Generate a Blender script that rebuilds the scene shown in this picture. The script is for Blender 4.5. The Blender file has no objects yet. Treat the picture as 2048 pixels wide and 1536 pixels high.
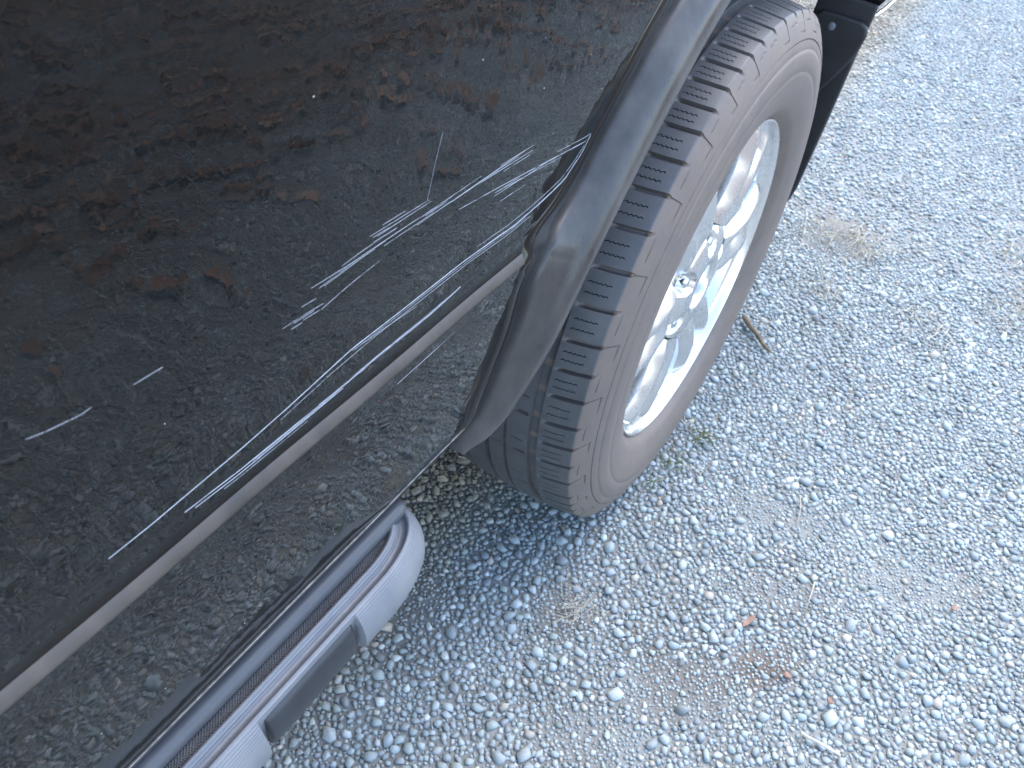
import bpy, bmesh, math, random
import numpy as np
from mathutils import Matrix, Vector

random.seed(7)
rng = np.random.default_rng(11)
SC = bpy.context.scene
COL = SC.collection
R_ = math.radians

# ------------------------------------------------------------------ camera
cam_d = bpy.data.cameras.new('camera')
cam = bpy.data.objects.new('camera', cam_d)
COL.objects.link(cam)
SC.camera = cam
cam_d.sensor_width = 36.0
cam_d.lens = 29.60
cam_d.clip_start = 0.01
cam_d.clip_end = 500.0
right = Vector((0.839986, 0.533819, 0.097265))
down = Vector((0.429089, -0.543774, -0.721243))
fwd = Vector((-0.332123, 0.647570, -0.685819))
mw = Matrix((right, -down, -fwd)).transposed().to_4x4()
mw.translation = Vector((0.2345, -1.0104, 1.0800))
cam.matrix_world = mw
cam_d.dof.use_dof = True
cam_d.dof.focus_distance = 0.72
cam_d.dof.aperture_fstop = 15.0

# ------------------------------------------------------------------ world, sun, exposure
SUN_EL, SUN_AZ = 62.0, -2.0          # azimuth: degrees from +Y towards +X
world = bpy.data.worlds.new('World')
SC.world = world
world.use_nodes = True
wn = world.node_tree
wn.nodes.clear()
sky = wn.nodes.new('ShaderNodeTexSky')
sky.sky_type = 'NISHITA'
sky.sun_disc = False
sky.sun_elevation = R_(SUN_EL)
sky.sun_rotation = R_(SUN_AZ)
sky.air_density = 1.0
sky.dust_density = 1.5
sky.ozone_density = 1.0
bg = wn.nodes.new('ShaderNodeBackground')
bg.inputs['Strength'].default_value = 0.15
wo = wn.nodes.new('ShaderNodeOutputWorld')
wn.links.new(sky.outputs[0], bg.inputs[0])
wn.links.new(bg.outputs[0], wo.inputs[0])
sun_d = bpy.data.lights.new('sun', 'SUN')
sun_d.energy = 0.5
sun_d.angle = R_(60)
sun_d.color = (1.0, 0.96, 0.90)
sun = bpy.data.objects.new('sun', sun_d)
COL.objects.link(sun)
sv = Vector((math.sin(R_(SUN_AZ)) * math.cos(R_(SUN_EL)), math.cos(R_(SUN_AZ)) * math.cos(R_(SUN_EL)), math.sin(R_(SUN_EL))))
sun.rotation_euler = sv.to_track_quat('Z', 'Y').to_euler()
SC.view_settings.view_transform = 'Standard'
SC.view_settings.look = 'None'
SC.view_settings.gamma = 1.0
SC.view_settings.use_curve_mapping = False
SC.view_settings.exposure = 2.4
SC.render.engine = 'CYCLES'
SC.cycles.max_bounces = 6
SC.cycles.use_denoising = True

# ------------------------------------------------------------------ helpers
def mesh_obj(name, verts, faces, mat=None, parent=None, smooth=False):
    me = bpy.data.meshes.new(name)
    verts = np.asarray(verts, dtype=np.float32)
    if isinstance(faces, np.ndarray):
        n, k = faces.shape
        me.vertices.add(len(verts))
        me.vertices.foreach_set('co', verts.ravel())
        me.loops.add(n * k)
        me.loops.foreach_set('vertex_index', faces.ravel().astype(np.int32))
        me.polygons.add(n)
        me.polygons.foreach_set('loop_start', np.arange(0, n * k, k, dtype=np.int32))
        me.polygons.foreach_set('loop_total', np.full(n, k, dtype=np.int32))
        me.update(calc_edges=True)
    else:
        me.from_pydata([tuple(v) for v in verts.tolist()], [], faces)
    me.validate()
    if smooth:
        me.polygons.foreach_set('use_smooth', np.ones(len(me.polygons), dtype=bool))
    o = bpy.data.objects.new(name, me)
    COL.objects.link(o)
    if mat:
        me.materials.append(mat)
    if parent:
        o.parent = parent
    return o

def bm_obj(name, bm, mat=None, parent=None, smooth=False):
    me = bpy.data.meshes.new(name)
    bmesh.ops.recalc_face_normals(bm, faces=bm.faces[:])
    bm.to_mesh(me)
    bm.free()
    if smooth:
        for p in me.polygons:
            p.use_smooth = True
    o = bpy.data.objects.new(name, me)
    COL.objects.link(o)
    if mat:
        me.materials.append(mat)
    if parent:
        o.parent = parent
    return o

def grid_faces(nu, nv, close_u=False):
    """vertices indexed i*nv + j, i in nu, j in nv"""
    i = np.arange(nu if close_u else nu - 1)
    j = np.arange(nv - 1)
    I, J = np.meshgrid(i, j, indexing='ij')
    I2 = (I + 1) % nu
    return np.stack([I * nv + J, I2 * nv + J, I2 * nv + J + 1, I * nv + J + 1], -1).reshape(-1, 4)

def tag(o, label=None, cat=None, group=None, kind=None):
    if label: o['label'] = label
    if cat: o['category'] = cat
    if group: o['group'] = group
    if kind: o['kind'] = kind
    return o

def empty(name, loc=(0, 0, 0), parent=None):
    o = bpy.data.objects.new(name, None)
    COL.objects.link(o)
    o.location = loc
    o.empty_display_size = 0.05
    if parent: o.parent = parent
    return o

def smoothstep(a, b, x):
    t = np.clip((x - a) / (b - a), 0, 1)
    return t * t * (3 - 2 * t)

def tube(points, radii, seg=6):
    """closed tapered tube along a polyline -> verts, faces"""
    P = [Vector(p) for p in points]
    V, F = [], []
    for i, p in enumerate(P):
        t = (P[min(i + 1, len(P) - 1)] - P[max(i - 1, 0)]).normalized()
        a = t.cross(Vector((0, 0, 1)))
        if a.length < 1e-4: a = t.cross(Vector((1, 0, 0)))
        a.normalize(); b = t.cross(a)
        for k in range(seg):
            q = 2 * math.pi * k / seg
            V.append(p + (a * math.cos(q) + b * math.sin(q)) * radii[i])
    for i in range(len(P) - 1):
        for k in range(seg):
            k2 = (k + 1) % seg
            F.append((i * seg + k, i * seg + k2, (i + 1) * seg + k2, (i + 1) * seg + k))
    F.append(tuple(range(seg))[::-1])
    F.append(tuple((len(P) - 1) * seg + k for k in range(seg)))
    return V, F

# ------------------------------------------------------------------ material helpers
class MT:
    def __init__(s, name):
        s.m = bpy.data.materials.new(name)
        s.m.use_nodes = True
        s.t = s.m.node_tree
        s.b = s.t.nodes['Principled BSDF']
        s.out = s.t.nodes['Material Output']
        s._co = None
    def n(s, typ, **kw):
        nd = s.t.nodes.new(typ)
        for k, v in kw.items(): setattr(nd, k, v)
        return nd
    def l(s, a, b): s.t.links.new(a, b)
    def set(s, **kw):
        for k, v in kw.items():
            i = s.b.inputs[k.replace('_', ' ')]
            if isinstance(v, bpy.types.NodeSocket): s.l(v, i)
            else: i.default_value = v if not (isinstance(v, tuple) and len(v) == 3) else (*v, 1)
        return s
    def co(s):
        if s._co is None:
            s._co = s.n('ShaderNodeTexCoord').outputs['Object']
        return s._co
    def map(s, scale=(1, 1, 1), rot=(0, 0, 0)):
        m = s.n('ShaderNodeMapping')
        m.inputs['Scale'].default_value = scale
        m.inputs['Rotation'].default_value = rot
        s.l(s.co(), m.inputs['Vector'])
        return m.outputs[0]
    def noise(s, scale, detail=4, rough=0.55, vec=None, dist=0.0):
        nd = s.n('ShaderNodeTexNoise')
        nd.inputs['Scale'].default_value = scale
        nd.inputs['Detail'].default_value = detail
        nd.inputs['Roughness'].default_value = rough
        nd.inputs['Distortion'].default_value = dist
        s.l(vec if vec is not None else s.co(), nd.inputs['Vector'])
        return nd.outputs['Fac']
    def ramp(s, fac, stops):
        r = s.n('ShaderNodeValToRGB')
        el = r.color_ramp.elements
        while len(el) < len(stops): el.new(0.5)
        for e, (p, c) in zip(el, stops):
            e.position = p
            e.color = (c, c, c, 1) if not isinstance(c, tuple) else (*c, 1)
        s.l(fac, r.inputs[0])
        return r.outputs[0]
    def mix(s, fac, a, b):
        m = s.n('ShaderNodeMix', data_type='RGBA')
        for i, v in ((0, fac), (6, a), (7, b)):
            if isinstance(v, bpy.types.NodeSocket): s.l(v, m.inputs[i])
            else: m.inputs[i].default_value = (*v, 1) if isinstance(v, tuple) else v
        return m.outputs[2]
    def math(s, op, a, b=0.0):
        m = s.n('ShaderNodeMath', operation=op)
        for i, v in enumerate((a, b)):
            if isinstance(v, bpy.types.NodeSocket): s.l(v, m.inputs[i])
            else: m.inputs[i].default_value = v
        return m.outputs[0]
    def bump(s, h, strength=0.3, dist=0.001, normal=None):
        b = s.n('ShaderNodeBump')
        b.inputs['Strength'].default_value = strength
        b.inputs['Distance'].default_value = dist
        s.l(h, b.inputs['Height'])
        if normal is not None: s.l(normal, b.inputs['Normal'])
        return b.outputs[0]
    def sep(s, vec=None):
        nd = s.n('ShaderNodeSeparateXYZ')
        s.l(vec if vec is not None else s.co(), nd.inputs[0])
        return nd.outputs

# --- black car paint with road film (strengthened to paint in haze too), specks and orange peel
def make_paint():
    m = MT('black_paint')
    film = m.ramp(m.noise(3.5, 5, 0.6), [(0.35, 0.0), (0.75, 1.0)])
    z = m.sep()[2]
    low = m.math('MULTIPLY', m.ramp(z, [(0.40, 1.0), (0.72, 0.0)]), 0.5)
    film = m.math('ADD', film, low)
    base = m.mix(m.math('MULTIPLY', film, 0.09), (0.004, 0.0045, 0.0045), (0.11, 0.105, 0.09))
    vor = m.n('ShaderNodeTexVoronoi'); vor.inputs['Scale'].default_value = 48
    m.l(m.co(), vor.inputs['Vector'])
    dots = m.math('LESS_THAN', vor.outputs['Distance'], 0.027)
    pick = m.math('GREATER_THAN', m.sep(vor.outputs['Color'])[0], 0.42)
    dots = m.math('MULTIPLY', dots, pick)
    base = m.mix(dots, base, (0.6, 0.58, 0.52))
    m.set(Base_Color=base, Roughness=m.math('ADD', m.math('MULTIPLY', dots, 0.6), m.math('ADD', m.math('MULTIPLY', film, 0.012), 0.012)), IOR=1.46)
    pe = m.noise(130, 2, 0.5)
    wv = m.noise(22, 2, 0.5, m.map((1, 1.0, 0.55)))
    n1 = m.bump(wv, 0.40, 0.0022)
    m.set(Normal=m.bump(pe, 0.12, 0.0004, n1))
    return m.m
M = {}
M['paint'] = make_paint()

def dusty(name, base, dust, amount, rough=0.5, scale=25, bump=0.15, streak=None, bscale=350):
    m = MT(name)
    v = m.map(streak) if streak else None
    f = m.ramp(m.noise(scale, 6, 0.62, v), [(0.30, 0.0), (0.72, 1.0)])
    f2 = m.noise(scale * 6, 4, 0.6)
    f = m.math('MULTIPLY', m.math('ADD', m.math('MULTIPLY', f, 0.75), m.math('MULTIPLY', f2, 0.3)), amount)
    m.set(Base_Color=m.mix(f, base, dust), Roughness=m.math('ADD', m.math('MULTIPLY', f, 0.3), rough),
          Normal=m.bump(m.noise(bscale, 4, 0.6), bump, 0.0008))
    return m.m
M['flare'] = dusty('dusty_flare_paint', (0.020, 0.0195, 0.020), (0.165, 0.150, 0.135), 0.72, 0.20, 14, 0.10, (1, 1, 0.35))
M['ledge'] = dusty('dusty_ledge', (0.034, 0.030, 0.027), (0.105, 0.087, 0.070), 0.85, 0.40, 16, 0.06, (1, 2.2, 1))
M['gap'] = dusty('shadow_gap', (0.012, 0.012, 0.013), (0.08, 0.075, 0.07), 0.5, 0.6, 40)
M['board'] = dusty('grey_plastic_board', (0.13, 0.14, 0.158), (0.24, 0.24, 0.24), 0.45, 0.36, 20, 0.08)
M['rail'] = dusty('dark_rail', (0.062, 0.066, 0.076), (0.15, 0.15, 0.15), 0.45, 0.34, 22, 0.08)
M['insert'] = dusty('dark_insert', (0.020, 0.022, 0.027), (0.07, 0.072, 0.078), 0.35, 0.32, 26, 0.1)
M['flap'] = dusty('black_flap', (0.012, 0.013, 0.015), (0.07, 0.065, 0.06), 0.4, 0.42, 25, 0.12)
M['liner'] = dusty('arch_liner', (0.012, 0.012, 0.012), (0.06, 0.055, 0.05), 0.6, 0.75, 20, 0.2)

def make_tyre():
    m = MT('tyre_rubber')
    a = m.n('ShaderNodeAttribute', attribute_name='dust').outputs['Fac']
    f = m.ramp(m.noise(22, 6, 0.65), [(0.25, 0.55), (0.75, 1.0)])
    spots = m.ramp(m.noise(90, 4, 0.6), [(0.60, 0.0), (0.72, 1.0)])
    f = m.math('MULTIPLY', a, f)
    f = m.math('ADD', f, m.math('MULTIPLY', spots, 0.12))
    tread_col = m.mix(m.noise(45, 5, 0.6), (0.065, 0.066, 0.070), (0.115, 0.114, 0.114))
    m.set(Base_Color=m.mix(f, tread_col, (0.30, 0.205, 0.140)), Roughness=m.math('ADD', m.math('MULTIPLY', f, 0.35), 0.42), IOR=1.5,
          Normal=m.bump(m.noise(600, 3, 0.6), 0.12, 0.0005))
    return m.m
M['tyre'] = make_tyre()

def metal(name, col, rough, spots=0.2):
    m = MT(name)
    d = m.ramp(m.noise(35, 5, 0.6), [(0.45, 0.0), (0.8, 1.0)])
    m.set(Base_Color=m.mix(m.math('MULTIPLY', d, spots), col, (0.35, 0.29, 0.24)), Metallic=1.0,
          Roughness=m.math('ADD', m.math('MULTIPLY', d, 0.04), rough))
    return m.m
M['alloy'] = metal('silver_alloy', (0.84, 0.84, 0.84), 0.26, 0.05)
M['chrome'] = metal('chrome', (0.85, 0.85, 0.86), 0.08, 0.1)
M['disc'] = metal('brake_disc', (0.45, 0.44, 0.43), 0.45, 0.3)

def make_scratch():
    m = MT('scratched_paint')
    v = m.map((1, 1.3, 40))
    a = m.ramp(m.noise(18, 5, 0.7, v), [(0.30, 0.0), (0.50, 1.0)])
    m.set(Base_Color=(0.45, 0.47, 0.52), Roughness=0.5, Alpha=m.math('MULTIPLY', a, 0.68))
    return m.m
M['scratch'] = make_scratch()

def make_mat_pattern():
    m = MT('step_mat_rubber')
    s = m.sep()
    w1 = m.math('SINE', m.math('MULTIPLY', m.math('ADD', s[0], s[1]), 2200.0))
    w2 = m.math('SINE', m.math('MULTIPLY', m.math('SUBTRACT', s[0], s[1]), 2200.0))
    h = m.math('MAXIMUM', w1, w2)
    d = m.ramp(m.noise(30, 5), [(0.3, 0.0), (0.75, 1.0)])
    m.set(Base_Color=m.mix(m.math('MULTIPLY', d, 0.5), (0.075, 0.078, 0.085), (0.2, 0.19, 0.18)), Roughness=0.5,
          Normal=m.bump(h, 0.8, 0.0012))
    return m.m
M['step_mat'] = make_mat_pattern()

def make_board_face():
    m = MT('ribbed_board_face')
    s = m.sep()
    h = m.math('SINE', m.math('MULTIPLY', s[2], 2600.0))
    d = m.ramp(m.noise(24, 6), [(0.3, 0.0), (0.75, 1.0)])
    m.set(Base_Color=m.mix(m.math('MULTIPLY', d, 0.6), (0.15, 0.162, 0.18), (0.27, 0.27, 0.27)), Roughness=0.42,
          Normal=m.bump(h, 0.35, 0.0008))
    return m.m
M['board_face'] = make_board_face()

def make_stone():
    m = MT('grey_stone')
    c = m.n('ShaderNodeAttribute', attribute_name='tint').outputs['Color']
    n = m.noise(420, 4, 0.6)
    col = m.mix(m.math('MULTIPLY', m.ramp(n, [(0.35, 0.0), (0.7, 1.0)]), 0.3), c, (0.22, 0.225, 0.22))
    m.set(Base_Color=col, Roughness=0.75, Normal=m.bump(m.noise(700, 3, 0.6), 0.35, 0.0008))
    return m.m
M['stone'] = make_stone()

def make_soil():
    m = MT('soil')
    n = m.noise(14, 8, 0.65)
    f = m.noise(260, 5, 0.7)
    lit = m.noise(1.6, 3, 0.5)
    col = m.ramp(n, [(0.30, (0.18, 0.172, 0.15)), (0.55, (0.255, 0.262, 0.245)), (0.78, (0.31, 0.33, 0.32))])
    br = m.n('ShaderNodeAttribute', attribute_name='bare').outputs['Fac']
    x = m.sep()[0]
    far = m.ramp(m.math('ADD', m.math('MULTIPLY', x, 0.5), m.math('MULTIPLY', lit, 0.35)), [(0.62, 0.0), (0.85, 1.0)])
    col = m.mix(m.math('MULTIPLY', far, 0.7), col, (0.13, 0.075, 0.045))
    col = m.mix(m.math('MULTIPLY', m.ramp(f, [(0.5, 0.0), (0.8, 1.0)]), 0.6), col, (0.33, 0.335, 0.325))
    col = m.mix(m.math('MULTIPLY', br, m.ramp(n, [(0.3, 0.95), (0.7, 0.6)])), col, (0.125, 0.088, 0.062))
    m.set(Base_Color=col, Roughness=0.95, Normal=m.bump(m.math('ADD', f, n), 0.7, 0.004))
    return m.m
M['soil'] = make_soil()

def plain(name, c1, c2, scale=60, rough=0.7):
    m = MT(name)
    m.set(Base_Color=m.mix(m.ramp(m.noise(scale, 5), [(0.3, 0.0), (0.7, 1.0)]), c1, c2), Roughness=rough)
    return m.m
M['deep_scratch'] = plain('deep_scratch', (0.34, 0.36, 0.41), (0.52, 0.54, 0.59), 200, 0.5)
M['straw'] = plain('straw', (0.38, 0.33, 0.24), (0.50, 0.46, 0.37))
M['bark'] = plain('bark', (0.07, 0.05, 0.035), (0.22, 0.16, 0.10))
M['green'] = plain('green_leaf', (0.07, 0.11, 0.03), (0.15, 0.18, 0.06))
M['redchip'] = plain('red_brown_chip', (0.19, 0.105, 0.075), (0.30, 0.18, 0.135))
M['whitestick'] = plain('bleached_stick', (0.42, 0.39, 0.34), (0.6, 0.57, 0.5))
def make_leaf():
    m = MT('dead_leaf')
    c = m.n('ShaderNodeAttribute', attribute_name='tint').outputs['Color']
    m.set(Base_Color=m.mix(m.math('MULTIPLY', m.noise(120, 4), 0.5), c, (0.05, 0.028, 0.016)), Roughness=0.7)
    return m.m
M['leaf'] = make_leaf()
def make_glass():
    m = MT('dark_glass')
    m.set(Base_Color=(0.01, 0.012, 0.012), Roughness=0.03, IOR=1.5)
    return m.m
M['glass'] = make_glass()

# ------------------------------------------------------------------ ground
def undul(x, y):
    return (0.0035 * np.sin(x * 9.1 + 1.3 * np.sin(y * 4.0)) + 0.0030 * np.sin(y * 8.3 + 2.0 * np.sin(x * 5.0) + 1.0)
            + 0.0018 * np.sin(x * 23 + y * 17) + 0.0015 * np.sin(x * 31 - y * 26 + 2)) * 0.9
X0, X1, Y0, Y1 = -0.80, 3.30, -2.30, 4.25
gx = np.concatenate([[-60, -20, -6, -2, -1.2], np.arange(X0, X1 + 1e-6, 0.02), [3.8, 5, 8, 20, 60]])
gy = np.concatenate([[-60, -20, -8, -4, -2.8], np.arange(Y0, Y1 + 1e-6, 0.02), [4.8, 6, 10, 25, 60]])
GX, GY = np.meshgrid(gx, gy, indexing='ij')
GZ = undul(GX, GY) - 0.003
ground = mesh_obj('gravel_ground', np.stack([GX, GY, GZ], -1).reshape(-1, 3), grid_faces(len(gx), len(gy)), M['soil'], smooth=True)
bare = np.clip(1.55 - np.hypot(((GX - 0.305) * 0.765 + (GY + 0.262) * 0.644) / 0.058, (-(GX - 0.305) * 0.644 + (GY + 0.262) * 0.765) / 0.032), 0, 1)
for (cx, cy, rr_, a_) in ((-0.161, -0.457, 0.06, .6), (0.04, -0.342, 0.05, .45), (0.063, 0.934, 0.13, .5), (0.30, -0.125, 0.07, .35), (0.50, 0.91, 0.09, .5), (0.326, 0.731, 0.07, .4), (0.20, -0.33, 0.08, .4)):
    bare = np.maximum(bare, a_ * np.clip(1.5 - np.hypot(GX - cx, GY - cy) / rr_, 0, 1))
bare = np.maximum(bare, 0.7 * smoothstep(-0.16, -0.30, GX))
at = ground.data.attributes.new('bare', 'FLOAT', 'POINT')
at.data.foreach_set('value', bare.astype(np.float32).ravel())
tag(ground, kind='structure')

# stones -------------------------------------------------------------
def hull_shape(npts, flat, seed):
    r = random.Random(seed)
    bm = bmesh.new()
    for k in range(npts):
        z = 1 - 2 * (k + 0.5) / npts
        a = k * 2.399963 + r.uniform(-0.5, 0.5)
        q = math.sqrt(max(0, 1 - z * z))
        j = r.uniform(0.66, 1.2)
        bm.verts.new((q * math.cos(a) * j, q * math.sin(a) * j, (z + r.uniform(-.12, .12)) * j))
    res = bmesh.ops.convex_hull(bm, input=bm.verts[:])
    bmesh.ops.delete(bm, geom=[g for g in res['geom_interior'] if isinstance(g, bmesh.types.BMVert)], context='VERTS')
    bmesh.ops.triangulate(bm, faces=bm.faces[:])
    e = r.uniform(1.05, 1.55)
    bm.verts.ensure_lookup_table()
    V = np.array([v.co[:] for v in bm.verts]) * np.array([math.sqrt(e), 1 / math.sqrt(e), flat * r.uniform(0.8, 1.15)])
    for i, v in enumerate(bm.verts): v.index = i
    F = np.array([[v.index for v in f.verts] for f in bm.faces])
    bm.free()
    return V, F
LIB = {'hi': [hull_shape(10, 0.54, s) for s in range(28)], 'mid': [hull_shape(9, 0.55, 100 + s) for s in range(24)], 'lo': [hull_shape(8, 0.58, 200 + s) for s in range(20)]}

SOILP = [(0.305, -0.262, 0.055, 0.030, 0.7), (0.16, -0.493, 0.07, 0.05, 0.3), (-0.161, -0.457, 0.05, 0.06, 0.2), (0.30, -0.125, 0.09, 0.03, 0.4),
         (0.24, 0.02, 0.10, 0.04, 0.2), (0.04, -0.342, 0.05, 0.05, 0.0), (0.23, -0.36, 0.09, 0.05, 0.5), (0.063, 0.934, 0.10, 0.10, 0.0), (0.47, 0.03, 0.12, 0.05, 0.5)]
def soil_mask(x, y):
    m = np.zeros_like(x)
    for (cx, cy, rx, ry, a) in SOILP:
        dx, dy = x - cx, y - cy
        u = (dx * math.cos(a) + dy * math.sin(a)) / rx
        v = (-dx * math.sin(a) + dy * math.cos(a)) / ry
        m = np.maximum(m, np.clip(1.7 - np.sqrt(u * u + v * v), 0, 1))
    n = np.sin(x * 3.1 + 1.7 * np.sin(y * 2.3)) + np.sin(y * 3.7 + 1.9 * np.sin(x * 2.9 + 1)) + 0.6 * np.sin(x * 8 - y * 7)
    far = smoothstep(0.75, 1.4, x + 0.12 * n) * (0.34 + 0.30 * n)
    return np.clip(np.maximum(m, far), 0, 0.96)
RES = 0.002
nx, ny = int((X1 - X0) / RES), int((Y1 - Y0) / RES)
occ = np.zeros((nx, ny), dtype=bool)
ring = np.array([(0, 0)] + [(math.cos(a) * 0.72, math.sin(a) * 0.72) for a in np.linspace(0, 2 * math.pi, 8, endpoint=False)])
discs = {}
stones = []
def zone_A(x, y): return (x > -0.45) & (x < 0.80) & (y > -0.95) & (y < 1.0)
def scatter(rad, n, where):
    x = rng.uniform(X0 + 0.03, X1 - 0.03, n); y = rng.uniform(Y0 + 0.03, Y1 - 0.03, n)
    if where == 'A':
        x = rng.uniform(-0.45, 0.80, n); y = rng.uniform(-0.95, 1.0, n)
    elif where == 'B':
        x = rng.uniform(-0.77, 1.15, n); y = rng.uniform(-2.2, 4.2, n)
    keep = rng.random(n) > soil_mask(x, y) ** 0.8 * (1.0 if rad > 0.0035 else 0.75)
    x, y = x[keep], y[keep]
    r = rad * rng.uniform(0.86, 1.18, len(x))
    ok = np.ones(len(x), bool)
    for (a, b) in ring:
        ok &= ~occ[((x + a * r - X0) / RES).astype(int), ((y + b * r - Y0) / RES).astype(int)]
    for xi, yi, ri in zip(x[ok], y[ok], r[ok]):
        ci, cj = int((xi - X0) / RES), int((yi - Y0) / RES)
        k = max(1, int(ri * 0.86 / RES))
        if occ[ci, cj]: continue
        sub = occ[ci - k:ci + k + 1, cj - k:cj + k + 1]
        d = discs.get(k)
        if d is None:
            g = np.arange(-k, k + 1)
            d = discs[k] = (g[:, None] ** 2 + g[None, :] ** 2) <= k * k + 0.5
        if (sub & d).sum() > 0.10 * d.sum(): continue
        sub |= d
        stones.append((xi, yi, ri))
for rad, n, wh in ((0.0125, 520, 'all'), (0.0105, 5200, 'all'), (0.0088, 21000, 'all'), (0.0072, 70000, 'all'), (0.0058, 140000, 'all'),
                   (0.0058, 60000, 'A'), (0.0046, 176000, 'B'), (0.0046, 90000, 'A'), (0.0035, 160000, 'A'), (0.0026, 300000, 'A'), (0.0020, 260000, 'A')):
    scatter(rad, n, wh)
ST = np.array(stones)
NS = len(ST)
# colours: mostly blue-grey, some pale, tan and dark
base = rng.choice(6, NS, p=[0.42, 0.28, 0.14, 0.07, 0.05, 0.04])
pal = np.array([(0.312, 0.362, 0.364), (0.372, 0.422, 0.420), (0.272, 0.318, 0.328), (0.50, 0.54, 0.53), (0.40, 0.385, 0.335), (0.225, 0.252, 0.255)])
tint = pal[base] * rng.uniform(0.84, 1.16, (NS, 1)) * rng.uniform(0.97, 1.03, (NS, 3))
# dusty brown stones under the car
und = smoothstep(-0.09, -0.24, ST[:, 0])
tint = tint * (1 - und[:, None]) + (tint * np.array([1.05, 0.82, 0.60])) * und[:, None]
ang = rng.uniform(0, 2 * math.pi, NS)
tilt = rng.normal(0, 0.22, (NS, 2))
lift = rng.uniform(0.15, 0.55, NS)
zz = undul(ST[:, 0], ST[:, 1]) - 0.003 + ST[:, 2] * 0.55 * lift

# the 300 that show largest are parts of their own
Cw = np.array([0.2345, -1.0104, 1.08]); Rm = np.array([right[:], down[:], fwd[:]])
q = (np.stack([ST[:, 0], ST[:, 1], zz], 1) - Cw) @ Rm.T
u = 1024 + 1684 * q[:, 0] / q[:, 2]; v = 768 + 1684 * q[:, 1] / q[:, 2]
app = ST[:, 2] / q[:, 2]
inv = (u > 20) & (u < 2030) & (v > 0) & (v < 1520) & (q[:, 2] > 0) & (ST[:, 0] > 0.03)
app = np.where(inv, app, 0)
big = set(np.argsort(-app)[:300].tolist())

def xf(V, i):
    a = ang[i]; ca, sa = math.cos(a), math.sin(a)
    W = V * ST[i, 2]
    tx, ty = tilt[i]
    W = W + np.stack([W[:, 2] * tx, W[:, 2] * ty, -W[:, 0] * tx - W[:, 1] * ty], 1)
    return np.stack([W[:, 0] * ca - W[:, 1] * sa + ST[i, 0], W[:, 0] * sa + W[:, 1] * ca + ST[i, 1], W[:, 2] + zz[i]], 1)

VV, FF, CC, off = [], [], [], 0
near = zone_A(ST[:, 0], ST[:, 1])
for i in range(NS):
    if i in big: continue
    r = ST[i, 2]
    lib = LIB['hi'] if (near[i] and r > 0.0065) else (LIB['mid'] if (r > 0.0042 and ST[i, 0] < 0.95 and ST[i, 1] < 2.2) else LIB['lo'])
    V, F = lib[i % len(lib)]
    VV.append(xf(V, i)); FF.append(F + off); CC.append(np.repeat(tint[i][None], len(V), 0)); off += len(V)
def set_tint(me, C):
    at = me.color_attributes.new('tint', 'FLOAT_COLOR', 'POINT')
    at.data.foreach_set('color', np.concatenate([C, np.ones((len(C), 1))], 1).astype(np.float32).ravel())
grav = mesh_obj('loose_gravel', np.concatenate(VV), np.concatenate(FF), M['stone'], ground)
set_tint(grav.data, np.concatenate(CC))
tag(grav, kind='stuff')
print('stones', NS, 'tris', len(grav.data.polygons))
for i in sorted(big):
    V, F = LIB['hi'][i % 28]
    o = mesh_obj('stone', xf(V, i), F, M['stone'], ground)
    set_tint(o.data, np.repeat(tint[i][None], len(V), 0))

# ------------------------------------------------------------------ car body side
PROF = [(.30, -.125), (.36, -.120), (.40, -.10), (.43, -.082), (.45, -.071), (.487, -.0545), (.52, -.0497), (.56, -.0440), (.60, -.0385), (.64, -.0337), (.672, -.031),
        (.6755, -.0305), (.6840, -.0350), (.690, -.0360), (.72, -.0352), (.76, -.032), (.80, -.0300), (.86, -.0290), (.93, -.0295), (1.0, -.032), (1.07, -.038), (1.16, -.052)]
PZ = np.array([a for a, b in PROF]); PX = np.array([b for a, b in PROF])
def smooth_prof(z):
    """profile with softened joints; the ledge itself stays crisp"""
    s = np.zeros_like(z)
    w = np.where((z > 0.668) & (z < 0.700), 0.0012, 0.014)
    for k, c in ((-1, .25), (-.5, .25), (.5, .25), (1, .25)):
        s += c * np.interp(z + k * w, PZ, PX)
    return s
def bodyx(y, z):
    y = np.asarray(y, float); z = np.asarray(z, float)
    x = smooth_prof(z)
    up = smoothstep(0.70, 0.80, z)
    x = x + up * 0.0011 * np.sin(y * 9.0 + z * 11.0) + up * 0.0008 * np.sin(z * 31.0 - y * 6.0)
    return x
ZC = 0.376
PHI_I = np.array([6.5, 7.5, 12, 17.7, 24.3, 28.8, 33.7, 36.3, 40.4, 45.7, 52, 58.5, 70, 90, 120, 150, 172])
R_I = np.array([.527, .524, .514, .514, .525, .546, .548, .529, .520, .5226, .531, .536, .538, .538, .536, .530, .525])
PHI_L = np.array([6.5, 7.5, 8.5, 12, 17.7, 24.4, 31.7, 38, 45.7, 55, 64.6, 80, 100, 150, 172])
R_L = np.array([.524, .512, .496, .482, .471, .478, .489, .483, .476, .479, .492, .496, .496, .495, .500])
X_L = np.array([-.062, -.057, -.049, -.036, -.023, -.012, -.007, -.005, -.005, -.005, -.005, -.005, -.005, -.008, -.03])
def r_in(phi): return np.interp(phi, PHI_I, R_I)
DOOR_GAP = 0.021
def r_hole(phi): return r_in(np.clip(phi, 6.5, 172)) + DOOR_GAP * smoothstep(6.0, 16.0, phi) * (0.85 + 0.3 * smoothstep(24, 30, phi) * (1 - smoothstep(33, 37, phi))) + 0.002

car = empty('parked_car', (-0.9, -1.4, 0.0))
tag(car, 'dark SUV with scratched rear door, silver alloy wheel and grey running board parked on gravel', 'car')
CI = Matrix.Translation((0.9, 1.4, 0.0))
def adopt(o, parent=None):
    """parts are modelled in world coordinates; parent them to the car without moving them"""
    p = parent or car
    o.parent = p
    o.matrix_parent_inverse = CI
    return o

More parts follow.
